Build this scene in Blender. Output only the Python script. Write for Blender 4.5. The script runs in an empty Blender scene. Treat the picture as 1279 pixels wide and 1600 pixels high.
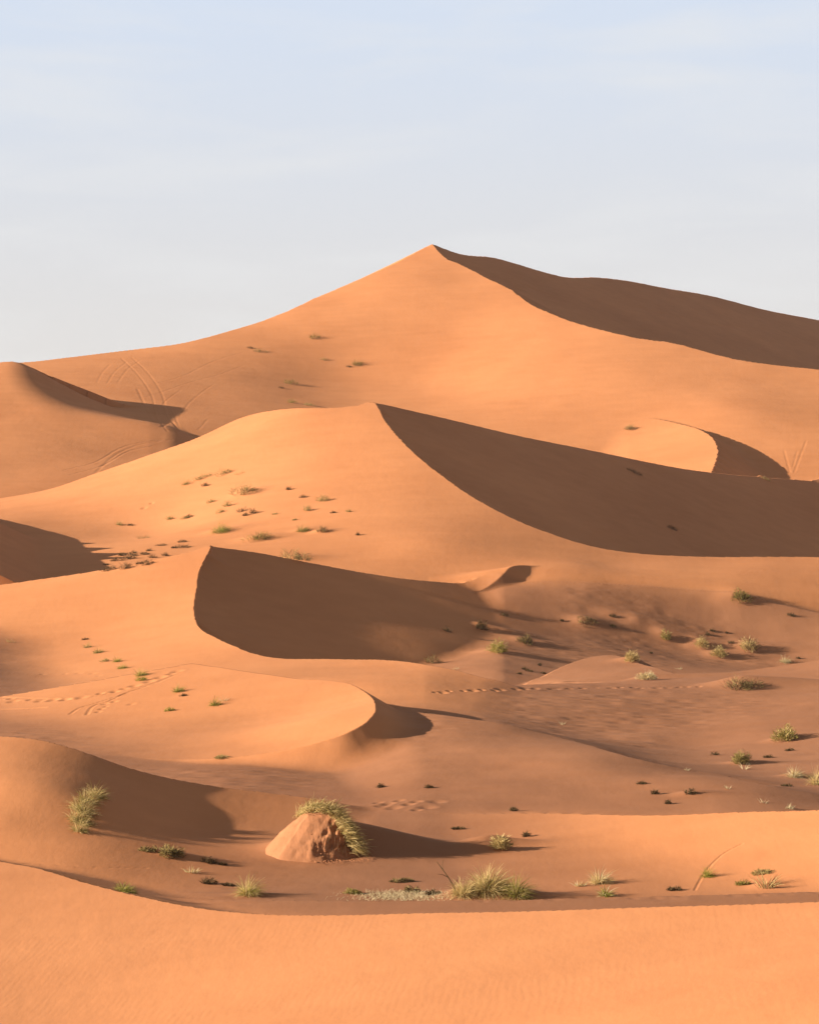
import numpy as np, math
F=4200.0; CX=639.5; HY=700.0      # focal length and eye level in photograph pixels; Y = metres from the lens
SUN_E=math.radians(15.3); SUN_A=math.radians(7)
def P(px,py,Y): return ((px-CX)*Y/F, Y, (HY-py)*Y/F)
class Tps:
    """smooth surface through anchors (px, py, Y, slope_x, slope_y)"""
    def __init__(s, anchors, lam=0.02, d=3.0):
        pts=[]
        for a in anchors:
            x,y,z=P(*a[:3]); pts.append((x,y,z))
            if len(a)>3:
                gx,gy=a[3:5]
                pts += [(x+d,y,z+gx*d),(x-d,y,z-gx*d),(x,y+d,z+gy*d),(x,y-d,z-gy*d)]
        p=np.array(pts); s.c=p[:,:2].mean(0); s.S=40.0
        q=(p[:,:2]-s.c)/s.S; n=len(q)
        K=s.phi(((q[:,None]-q[None])**2).sum(-1))+lam*np.eye(n)
        A=np.zeros((n+3,n+3)); A[:n,:n]=K; A[:n,n]=1; A[:n,n+1:]=q; A[n,:n]=1; A[n+1:,:n]=q.T
        b=np.zeros(n+3); b[:n]=p[:,2]
        w=np.linalg.solve(A,b); s.q=q; s.w=w[:n]; s.a=w[n:]
    @staticmethod
    def phi(r2): return 0.5*r2*np.log(r2+1e-9)
    def __call__(s,x,y):
        u=((x-s.c[0])/s.S).astype(np.float32); v=((y-s.c[1])/s.S).astype(np.float32)
        z=np.full(u.shape,s.a[0],np.float32)+s.a[1]*u+s.a[2]*v
        for (a,b),w in zip(s.q.astype(np.float32),s.w.astype(np.float32)):
            z+=w*s.phi((u-a)**2+(v-b)**2)
        return z
class Plane:
    def __init__(s,px,py,Y,gx,gy): s.p=P(px,py,Y); s.g=(gx,gy)
    def __call__(s,x,y): return (s.p[2]+s.g[0]*(x-s.p[0])+s.g[1]*(y-s.p[1])).astype(np.float32)
class Fade:
    """let a slope sink left of column a and right of column b"""
    def __init__(s,f,a=None,b=None,g=.2,y0=None,gy=.2): s.f=f; s.ab=(a,b); s.g=g; s.y0=y0; s.gy=gy
    def __call__(s,x,y):
        z=s.f(x,y); a,b=s.ab
        for lim,sg in ((a,-1),(b,1)):
            if lim is not None:
                d=np.maximum(0,sg*(x-(lim-CX)*y/F)); z=z-s.g*d*d/(d+1.5)
        if s.y0 is not None:
            y0=np.interp(x/y*F+CX,*zip(*s.y0)) if isinstance(s.y0,list) else s.y0
            d=np.maximum(0,y0-y); z=z-s.gy*d*d/(d+5)
        return z.astype(np.float32)
class Notch:
    """bring a lee slope down to the crest it hangs from wherever it would stand proud of it"""
    def __init__(s,f,pts,r=9.0):
        s.f=f; s.r=r; t=np.arange(len(pts)); u=np.arange(0,min(len(pts)-1,40),.25); q=np.stack([np.interp(u,t,pts[:,k]) for k in range(3)],-1)
        s.p=q; s.x=np.maximum(0,f(q[:,0].copy(),q[:,1].copy())-q[:,2]+.06)
    def __call__(s,x,y):
        z=s.f(x,y); d=np.full(x.shape,1e9,np.float32); ex=np.zeros(x.shape,np.float32)
        for (a,b,_),c in zip(s.p,s.x):
            r=(x-np.float32(a))**2+(y-np.float32(b))**2; m=r<d; d[m]=r[m]; ex[m]=c
        t=np.clip(1-np.sqrt(d)/s.r,0,1); return (z-ex*t*t*(3-2*t)).astype(np.float32)
class Smin:
    def __init__(s,k,*f): s.k=k; s.f=f
    def __call__(s,x,y):
        z=s.f[0](x,y)
        for f in s.f[1:]: z=-smax(-z,-f(x,y),s.k)
        return z
def smax(a,b,k):
    if k<=0: return np.maximum(a,b)
    h=np.clip(.5+.5*(a-b)/k,0,1); return b*(1-h)+a*h+k*h*(1-h)
def dense(pl,n):
    """Catmull-Rom resample of a polyline of pixels"""
    p=np.array(pl,float)
    if len(p)==2: p=np.vstack([p[0],(p[0]+p[1])/2,p[1]])
    t=np.r_[0,np.cumsum(np.sqrt(((p[1:]-p[:-1])**2).sum(1)))]
    m=np.zeros_like(p); dt=np.diff(t)[:,None]; sl=np.diff(p,axis=0)/dt
    m[1:-1]=(sl[:-1]*dt[1:]+sl[1:]*dt[:-1])/(dt[:-1]+dt[1:]); m[0]=sl[0]; m[-1]=sl[-1]
    tt=np.linspace(0,t[-1],n); i=np.clip(np.searchsorted(t,tt)-1,0,len(t)-2)
    h=(t[i+1]-t[i]); u=((tt-t[i])/h)[:,None]; h=h[:,None]
    return (2*u**3-3*u**2+1)*p[i]+(u**3-2*u**2+u)*h*m[i]+(-2*u**3+3*u**2)*p[i+1]+(u**3-u**2)*h*m[i+1]
def cast(surf,pix,y0,y1,name=''):
    """where sight lines first rise onto the surface between y0 and y1"""
    Ys=np.linspace(y0,y1,700); out=[]
    X=(pix[:,0:1]-CX)/F*Ys[None]; R=(HY-pix[:,1:2])/F*Ys[None]
    f=surf(X,np.broadcast_to(Ys,X.shape).copy())-R
    miss=0
    for k in range(len(pix)):
        r=f[k]; c=np.where((r[:-1]<0)&(r[1:]>=0))[0]
        if len(c): i=c[0]; Y=Ys[i]+(Ys[1]-Ys[0])*(-r[i])/(r[i+1]-r[i])
        else: Y=Ys[np.argmax(r)]; miss+=1
        out.append((X[k,0]/Ys[0]*Y,Y,(HY-pix[k,1])/F*Y))
    o=np.array(out)
    return o
def inside(poly,x,y):
    r=np.zeros(x.shape,bool); n=len(poly)
    for i in range(n):
        x1,y1=poly[i]; x2,y2=poly[(i+1)%n]
        if y1==y2: continue
        lo,hi=min(y1,y2),max(y1,y2)
        m=(y>=lo)&(y<hi)
        if not m.any(): continue
        xi=x1+(y-y1)*(x2-x1)/(y2-y1)
        r^=m&(x<xi)
    return r
class Face:
    """a slope of sand that ends in a crest traced as (px,py); beyond the crest it falls away"""
    def __init__(s,name,surf,edge,yr,close,slope=.58,n=120,k=.8,dune=None,jit=0,tail=None,soft=0):
        s.name=name; s.surf=surf; s.k=k; s.slope=slope; s.dune=dune or name; s.soft=soft
        pix=dense(edge,n)
        if jit:
            rng=np.random.RandomState(5); w=np.interp(np.arange(n),np.arange(0,n,2),rng.randn((n+1)//2))
            pix[:,0]+=w*jit
        s.e=cast(surf,pix,yr[0],yr[1],name)
        if tail is not None: s.e=tail(s.e)
        cl=[((a-CX)*b/F,b) for a,b in close]
        s.poly=np.vstack([s.e[:,:2],np.array(cl)]) if len(cl) else s.e[:,:2]
        if soft: s.e[:,2]-=s.pen(s.e[:,0],s.e[:,1])
    def pen(s,xi,yi):
        n=len(s.e); pts=np.vstack([s.e[-1:,:2],s.poly[n:],s.e[:1,:2]]); d2=np.full(xi.shape,1e9)
        for (ax,ay),(bx,by) in zip(pts[:-1],pts[1:]):
            t=np.clip(((xi-ax)*(bx-ax)+(yi-ay)*(by-ay))/((bx-ax)**2+(by-ay)**2+1e-9),0,1)
            d2=np.minimum(d2,(xi-ax-t*(bx-ax))**2+(yi-ay-t*(by-ay))**2)
        m=np.maximum(0,s.soft-np.sqrt(d2)); return (.3/s.soft)*m*m
    def __call__(s,x,y):
        ins=inside(s.poly,x,y)
        z=np.full(x.shape,-60.0,np.float32)
        zi=s.surf(x[ins],y[ins])
        if s.soft: zi=zi-s.pen(x[ins],y[ins])
        z[ins]=zi
        o=~ins; xo=x[o].astype(np.float32); yo=y[o].astype(np.float32)
        best=np.full(xo.shape,-60,np.float32)
        for ex,ey,ez in s.e[::(1 if s.name=='d4' else 2)]:
            np.maximum(best,np.float32(ez)-s.slope*np.sqrt((xo-np.float32(ex))**2+(yo-np.float32(ey))**2),out=best)
        z[o]=best
        return z
def faces():
    L=[]
    # ---- floor of the valley
    floor=Tps([(640,1700,71),(-200,1700,71),(1500,1700,71),(640,1450,91),(640,1400,99,0,.0),(0,1400,99),(1279,1400,99),(640,1350,107,.0,0),(0,1350,107),(1279,1350,107),
      (640,1250,125,.0,0),(100,1250,125),(1200,1255,125),(640,1150,151.5),(0,1160,150),(1279,1155,152),
      (640,1100,167),(0,1108,168),(1279,1100,170),(850,1140,158,-.15,.05),(1000,1160,155,-.06,.05),(800,1075,173),
      (480,1100,200),(640,1100,200),(820,1110,206),(0,1055,190),(1279,1045,192),
      (640,1065,222),(740,985,236),(640,950,252),(0,1000,215),(1279,955,280),(700,905,264),(1000,906,285),(1279,915,302),(1000,985,255),(1279,1040,250),(1000,1090,210),(0,905,262),
      (640,872,285),(1279,900,290),(0,860,285),(640,860,330),(1279,910,330),(900,890,310),(0,830,330)],lam=.003)
    # ---- top dune
    W1=Tps([(675,381,560,.28,.4),(1150,640,440,.1,.3),(1279,745,412,.06,.25),(1000,700,428,.16,.3),(850,560,480,.18,.36),(560,437,536,.32,.3),(440,490,520,.28,.25),(290,535,502,.18,.2),(100,558,490,.06,.15),(-200,562,490,.0,.15),
       (400,600,473),(200,640,439,.07,.16),(675,600,481),(520,600,483),(100,700,412,.0,.12),(1279,600,458,.08,.3)],lam=.12)
    L.append(Face('d1',W1,[(-700,575),(-200,569),(0,567),(40,565),(100,558),(200,546),(290,535),(360,517),(440,490),(500,462),(560,437),(620,410),(660,388),(675,381),(692,400),(720,412),(765,435),(800,452),(825,473),(870,493),(940,515),(990,527),(1050,535),(1150,560),(1279,577),(1500,600),(1900,650)],
       (390,620),[(1900,5),(-900,5)],n=170,k=1.5,jit=.5,slope=.55))
    w1=L[-1]; sr=w1.e[np.argmax(w1.e[:,2]):]
    L1=Plane(675,381,561,-.43,.26)
    L.append(Face('d1lee',L1,[(675,381),(720,397),(770,402),(800,410),(850,425),(885,433),(930,433),(970,437),(1040,450),(1100,460),(1200,485),(1279,500),(1500,545),(1900,640)],
       (540,1100),[],n=90,k=.1,slope=.5,dune='d1'))
    L[-1].poly=np.vstack([L[-1].e[:,:2],[(400,400)],sr[::-1,:2]]); L[-1].surf=Notch(L1,sr)
    # ---- far left dune
    W7=Smin(1.2,Tps([(20,566,440,.02,.12),(-150,580,440,.1,.1),(40,650,410,.12,.15),(60,740,375,.1,.15),(160,720,387,.03,.15),(230,715,392,-.1,.15)],lam=.1),
       Tps([(42,569,440,-.46,.13),(120,618,434,-.46,.13),(60,640,400,-.1,.0),(200,640,395,-.2,0)],lam=.01))
    L.append(Face('d7',Fade(W7,None,230,.1),[(-500,620),(-150,580),(0,567),(20,566),(40,569),(75,580)],(360,500),[(320,440),(320,340),(-600,340)],n=50,soft=6,k=1.0,slope=.4))
    # ---- small crest at the right foot of the top dune
    W8=Plane(1115,684,422,.22,.25)
    L.append(Face('d8',Fade(W8,985,None,.1),[(940,664),(985,660),(1030,657),(1070,663),(1098,672),(1115,684),(1122,702),(1119,720),(1112,738)],(370,470),[(1060,360),(900,360)],n=60,k=.8,slope=.6))
    # ---- second dune
    W2=Tps([(585,628,320,.14,.26),(300,690,325,.26,.2),(0,780,325,.15,.1),(-250,800,325,.1,.1),(480,637,321,.2,.25),(640,850,262,.12,.2),(200,831,287,.02,.13),(850,880,256,.05,.1),(1000,887,258,.02,.09),(1150,888,260,.0,.08),(1279,888,262,-.02,.1),(850,905,248),(960,930,247),(1130,945,247),(1279,975,246),(720,925,248),(600,930,244),(400,940,240),(400,780,290,.18,.22),(0,822,288,.0,.1),(100,827,288,-.02,.1)],lam=.02)
    L.append(Face('d2',W2,[(-600,830),(-250,805),(0,780),(80,764),(150,740),(220,716),(300,688),(400,645),(440,639),(480,637),(530,636),(560,633),(585,628),(600,655),(620,679),(640,700),(670,727),(700,750),(750,783),(800,810),(870,838),(930,855),(1000,865),(1100,870),(1279,872),(1600,880)],
       (225,345),[(1600,248),(1279,248),(960,248),(820,247.5),(720,245),(600,238),(-700,238)],n=170,k=1.2,jit=.5,soft=6))
    w2=L[-1]; sr2=w2.e[np.argmax(w2.e[:,2]):]
    L2=Plane(585,628,320.5,-.43,.2)
    L.append(Face('d2lee',L2,[(585,628),(640,641),(700,655),(770,671),(850,689),(930,706),(1010,722),(1080,734),(1130,740),(1200,746),(1279,752),(1500,790),(1800,860)],(310,520),[],n=90,k=.1,slope=.5,dune='d2'))
    L[-1].poly=np.vstack([L[-1].e[:,:2],[(180,240)],sr2[::-1,:2]]); L[-1].surf=Notch(L2,sr2)
    # ---- out-of-frame dune whose slip face shows at the left edge
    L10=Plane(-8,822,274,-.5,.01)
    L.append(Face('d10',Smin(.5,L10,Plane(-70,808,274,.2,.01)),[(-220,840),(-60,790),(0,817),(50,840)],(262,300),[(420,264),(420,238),(-300,238)],n=40,k=.4,slope=.5))
    # ---- third dune
    W3=Tps([(330,853,235,.16,.18),(0,915,235,.17,.15),(-250,960,235,.1,.1),(-600,1000,232,.02,.05),(330,1000,200,.18,.14),(150,1000,212,.14,.1),(-100,1050,200,.05,.1),(620,1030,183,.1,.12),(795,1069,171,.02,.1),(500,1080,170,.14,.12),(330,1080,172,.14,.1)],lam=.01)
    L.append(Face('d3',Fade(W3,None,660,.12),[(-500,990),(-250,950),(0,915),(150,893),(250,873),(300,861),(330,853),(322,872),(312,895),(306,925),(305,950),(311,978),(350,1003),(385,1016),(420,1024),(520,1027),(620,1030),(700,1044),(760,1060),(795,1068),(860,1084)],
       (140,262),[(880,100),(-600,100)],n=170,k=.7,jit=1.2,soft=5))
    w3=L[-1]; i3=np.argmax(w3.e[:,2]); sr3=w3.e[i3:]
    L3=Tps([(330,853,235.4,-.40,.25),(309,910,224.5,-.42,.25),(306,955,215,-.42,.23),(480,878,240.3,-.36,.21),(480,980,221.8,-.36,.21),(640,905,245,-.27,.15),(640,980,229.5,-.26,.16),(420,1024,211,-.38,.21)],lam=.04)
    L.append(Face('d3lee',L3,[(330,853),(400,862),(480,878),(560,893),(640,905),(720,912),(820,925)],(226,290),[],n=60,k=.1,slope=.4,dune='d3'))
    L[-1].poly=np.vstack([L[-1].e[:,:2],[(40,200)],sr3[::-1,:2]]); L[-1].surf=Notch(L3,sr3)
    # ---- low rounded ridge right of the third dune
    H2=Tps([(720,909,251,-.1,.12),(820,911,250,-.06,.12),(890,911,250,-.04,.1),(960,914,250,-.1,.12),(1130,930,250,-.15,.14),(1279,960,248,-.16,.12),(1500,1000,245),
      (720,982,235,-.23,.13),(820,985,239,-.22,.13),(960,989,243,-.2,.14),(1130,1005,244,-.15,.12),(1279,1025,245),(720,1035,213),(820,1047,215),(960,1050,220),(1130,1055,225)],lam=.05)
    L.append(Face('ridge',Fade(H2,790,None,.3),[(560,912),(660,909),(720,909),(800,912),(870,911),(960,914),(1040,920),(1130,930),(1200,945),(1279,960),(1500,1000)],(205,300),[(1700,195),(560,195)],n=300,k=.45,slope=.25,soft=6))
    # small crest standing in the hollow
    R3=Tps([(960,1025,210,.03,.07),(850,1062,200,.08,.06),(1000,1060,194,.03,.06),(900,1060,196,.05,.05)],lam=.02)
    L.append(Face('hook',R3,[(800,1072),(840,1061),(880,1042),(915,1030),(960,1025),(1000,1036),(1050,1052),(1110,1062)],(185,228),[(1110,180),(800,180)],n=80,k=.4,slope=.5,soft=4))
    # ---- crescent
    W4=Tps([(588,1105,145,.17,.05),(250,1188,140.5,.2,.03),(370,1183,140,.2,.04),(100,1160,152,.12,.05),(548,1070,158,.1,.1),(480,1110,154,.17,.06)],lam=.01)
    L.append(Face('d4',W4,[(470,1062),(520,1065),(548,1070),(572,1083),(586,1097),(588,1108),(578,1123),(550,1141),(500,1159),(440,1174),(370,1184),(280,1189),(190,1190),(60,1190)],(132,172),[(-200,140),(-300,170),(300,175)],n=600,k=.3,slope=.6))
    # ---- ridge right of it
    F11=Tps([(1279,1030,190,.1,.1),(1000,1068,188,.06,.08),(1279,1100,168,.08,.05),(1500,1000,190,.1,.1)],lam=.01)
    L.append(Face('ridge2',Fade(F11,950,None,.25),[(780,1072),(900,1070),(1000,1068),(1100,1060),(1200,1042),(1279,1030),(1500,1000)],(165,205),[(1500,150),(760,150)],soft=6,n=60,k=.7,slope=.4))
    # ---- hump in the middle of the valley
    H1=Smin(1.0,Tps([(760,1135,143,.05,.08),(980,1190,131,.04,.06),(1200,1236,122,.02,.06),(640,1190,134,.08,.05),(800,1240,125,.05,.06)],lam=.01),
        Tps([(770,1136,143,-.2,.1),(990,1190,131,-.26,.1),(1210,1236,122,-.32,.1)],lam=.01))
    L.append(Face('hump',Fade(H1,660,None,.07),[(480,1112),(560,1115),(660,1115),(760,1128),(860,1150),(980,1185),(1100,1210),(1210,1232),(1300,1250),(1500,1290)],(116,160),[(1700,100),(480,112)],soft=6,n=60,k=.9,slope=.22))
    # ---- left front dune
    W5=Tps([(60,1150,121,.02,.13),(0,1148,122,.08,.12),(-200,1170,122,.1,.1),(180,1191,120.5,-.32,.12),(340,1228,120.5,-.2,.1),(470,1246,121,-.12,.05),(30,1240,111.5,.16,.14),(140,1232,113,-.2,.14),(200,1262,113,-.42,.12),(260,1290,113,-.28,.08),(330,1302,112,-.12,.05),(20,1330,105.5,.1,.08),(120,1300,107.5,-.08,.1),(250,1318,109,-.12,.05)],lam=.02)
    L.append(Face('d5',Fade(W5,None,470,.08),[(-400,1200),(-200,1165),(0,1148),(60,1153),(130,1172),(180,1190),(250,1210),(340,1228),(470,1246),(560,1262),(640,1280)],(105,135),[(640,98),(-400,98)],soft=4,n=90,k=.5,slope=.4))
    # ---- right front slope
    W6=Tps([(850,1277,117,.14,.1),(1050,1273,112.2,.23,.1),(1279,1263,107.3,.27,.12),(700,1292,117.5,.02,.05),(1100,1385,99.5),(1279,1385,98.5),(950,1345,106.5,.12,.08),(850,1382,101),(1500,1245,104,.2,.1)],lam=.03)
    L.append(Face('d6',Fade(W6,820,None,.08),[(600,1298),(700,1290),(760,1284),(850,1277),(930,1276),(1030,1275),(1150,1269),(1279,1263),(1500,1245)],(95,130),[(1500,94),(600,94)],soft=4,n=60,k=.7,slope=.2))
    # ---- low bank between the tussocks and the nearest dune
    L.append(Face('bank',Plane(640,1408,95,.015,.01),[(120,1393),(200,1399),(270,1403),(400,1406),(640,1408),(900,1403),(1100,1397),(1279,1391),(1600,1380)],(88,106),[(1600,80),(120,80)],n=160,k=.12,slope=.3,soft=1.5))
    # ---- foreground dune
    FGs=Tps([(640,1428,84,.12,0),(640,1600,68,.13,0),(0,1346,102,.05,0),(0,1600,75,.04,0),(1279,1408,77,.17,0),(1279,1600,58,.22,0),(-300,1330,106,.03,0)],lam=.01)
    L.append(Face('front',FGs,[(-500,1250),(-200,1300),(0,1346),(60,1357),(130,1377),(230,1402),(330,1421),(430,1430),(520,1431),(640,1428),(800,1425),(1000,1418),(1150,1413),(1279,1408),(1700,1390)],(60,112),[(1700,1),(-500,1)],n=240,k=.15,slope=.25))
    return floor,L
# ------------------------------------------------------------------ what stands where (photograph pixels; depth comes from the sand they hit)
SHEETS={'floor':('valley_floor','f','brown trampled sand floor of the valley between the dunes','ground'),
 'd1':('sand_dune','d','tallest sand dune with pointed peak and long dark lee side against the sky','dune'),
 'd7':('sand_dune','d','rounded far dune with curved dark flank at the foot of the tallest dune','dune'),
 'd8':('sand_dune','d','small crescent horn of bright sand low on the tallest dune','dune'),
 'd2':('sand_dune','d','second dune with sharp peak and sweeping S-shaped crest over a wide dark face','dune'),
 'd10':('sand_dune','d','dark slip face cut by the frame edge beside the scrubby patch','dune'),
 'd3':('sand_dune','d','dune with ragged scalloped crest and near-black slip face','dune'),
 'ridge':('sand_ridge','f','low smooth ridge topped by one dark bush, hollow full of shrubs in front','dune'),
 'hook':('sand_ridge','f','small curved crest rising in the middle of the shrubby hollow','dune'),
 'd4':('sand_dune','d','bright crescent dune with smooth rounded tip in the middle of the valley','dune'),
 'ridge2':('sand_ridge','f','low bank with a line of footprints running along its foot','dune'),
 'hump':('sand_ridge','f','rippled brown hump with one long shaded flank','dune'),
 'd5':('sand_dune','d','rounded dune with grass on its flank and broad brown shade, beside the grassy mound','dune'),
 'd6':('sand_ridge','d','smooth bright slope above the strip of straw tussocks','dune'),
 'bank':('sand_bank','f','low greyish sand bank between the straw tussocks and the nearest dune','dune'),
 'front':('sand_dune','r','nearest dune of smooth orange sand filling the bottom of the view','dune')}
# pixel line, half width in metres, depth in metres [, rim, footprint spacing, seed]
TRACKS=[([(100,610),(150,600),(215,603),(280,590),(330,567),(400,545)],.4,.25),([(190,560),(215,585),(238,620),(245,650),(262,675)],.4,.25),([(205,558),(232,584),(254,618),(262,650),(280,672)],.4,.25),([(45,578),(90,585),(140,580),(190,590)],.4,.2),([(100,735),(150,722),(190,700),(235,690),(270,688)],.45,.3),([(110,742),(160,728),(200,706),(240,697)],.45,.3),
 ([(135,630),(220,622),(300,597),(345,585),(380,572)],.45,.22),([(152,598),(160,583),(172,570)],.4,.2),([(168,599),(178,583),(197,567)],.4,.2),([(184,598),(200,577),(220,563)],.4,.2),
 ([(215,608),(225,630),(240,657)],.6,.28),([(243,648),(260,626),(282,610)],.4,.18),([(280,650),(296,630),(320,610),(335,600)],.4,.2),([(252,668),(268,660),(284,678),(300,686)],.7,.3),
 ([(310,672),(325,655)],.4,.18),([(150,738),(180,712),(215,696),(250,690)],.6,.25),([(60,574),(110,575),(140,570)],.4,.18),([(130,636),(200,628),(230,624)],.35,.15),([(300,690),(285,676),(275,655),(268,640)],.5,.25),
 ([(1258,690),(1250,712),(1240,738)],.35,.25),([(1224,705),(1233,738)],.35,.25),([(1244,706),(1238,730)],.35,.2),
 ([(990,480),(1040,492),(1090,505),(1190,516),(1279,540)],1.6,.7),
 ([(1206,765),(1200,800),(1205,832)],.4,.2),([(1192,806),(1194,830)],.4,.2),
 ([(190,812),(215,800),(245,782)],.5,.22,.3,1.6,1),
 ([(0,1093),(40,1095),(100,1093),(150,1086),(190,1077),(240,1063),(292,1044)],.42,.2,.5,1.0,2),([(0,1090),(60,1092),(120,1093),(180,1082),(240,1068),(280,1052)],.5,.16),
 ([(110,1116),(118,1110),(150,1099),(190,1086),(250,1066)],.3,.16),([(136,1117),(142,1107),(170,1096),(200,1082),(230,1072)],.3,.18),([(155,1116),(162,1106),(190,1092)],.3,.15,.4,.8,3),
 ([(0,1109),(40,1108),(70,1106)],.5,.2),([(40,1052),(80,1054),(130,1052),(160,1058)],.35,.1,.4,1.6,4),([(180,1102),(220,1100),(260,1094)],.3,.12,.4,1.3,5),
 ([(660,1083),(740,1080),(800,1077),(900,1076),(1000,1075),(1115,1075)],.34,.2,.5,.75,6),
 ([(555,1256),(590,1254),(630,1257),(680,1262),(716,1258)],.42,.2,.5,.85,8),([(560,1262),(600,1260),(650,1265),(700,1264)],.4,.18,.5,.9,9),([(600,1251),(640,1252),(690,1255)],.4,.16,.5,1.1,10),
 ([(0,1352),(60,1350),(140,1356),(230,1357)],.25,.06),
 ([(1085,1391),(1093,1376),(1106,1357),(1125,1338),(1160,1318)],.14,.1),
 
 ([(640,1412),(900,1404),(1100,1401),(1279,1395)],.3,.04,.5,.9,14)]
HUMMOCKS=[(778,1018,2.2,0.40,4.5),(820,1003,1.8,0.32,4.5),(752,980,1.6,0.32,4.5),(1040,997,1.4,0.32,5.2),(1096,1009,1.6,0.32,4.5),(1122,1025,1.7,0.32,4.5),(1170,1013,1.9,0.40,6.0),(986,1032,1.6,0.32,5.2),(1012,1061,1.9,0.32,4.5),(1165,1073,3.2,0.72,3.0),
 (1157,936,2.6,0.40,4.5),(1225,1155,1.3,0.24,3.0),(1158,1193,1.0,0.18,3.6),(1240,1213,.8,0.18,3.6),(765,1398,1.7,0.50,1.1),(725,1400,1.2,0.26,1.2),(800,1400,1.2,0.24,3.0),(783,1322,1.0,0.22,2.6),(755,1324,1.3,0.26,1.0),(388,1398,.6,0.10,3.6),(270,1335,.8,0.12,3.0),(1198,1385,.8,0.10,2.4),(915,974,1.8,0.48,4.5),(960,965,2,0.32,6.0),(1000,975,2.2,0.35,6.0),
 (345,830,2.2,.3,2.5),(403,842,2.4,.3,2.2),(475,828,1.5,.2,2.2),(502,831,1.3,.25,2.2),(462,874,2.4,.35,2),(385,770,2,.25,2),(1078,1241,.9,.15,2.5),(1195,750,1.6,.4,1)]
V='plants along the front of the valley'; H='bushes in the hollow behind the footprints'; T='tufts down the flank of the third dune'; S='tufts on the second dune'; U='tufts on the tallest dune'; R='plants on the brown slope above the hump'
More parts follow.
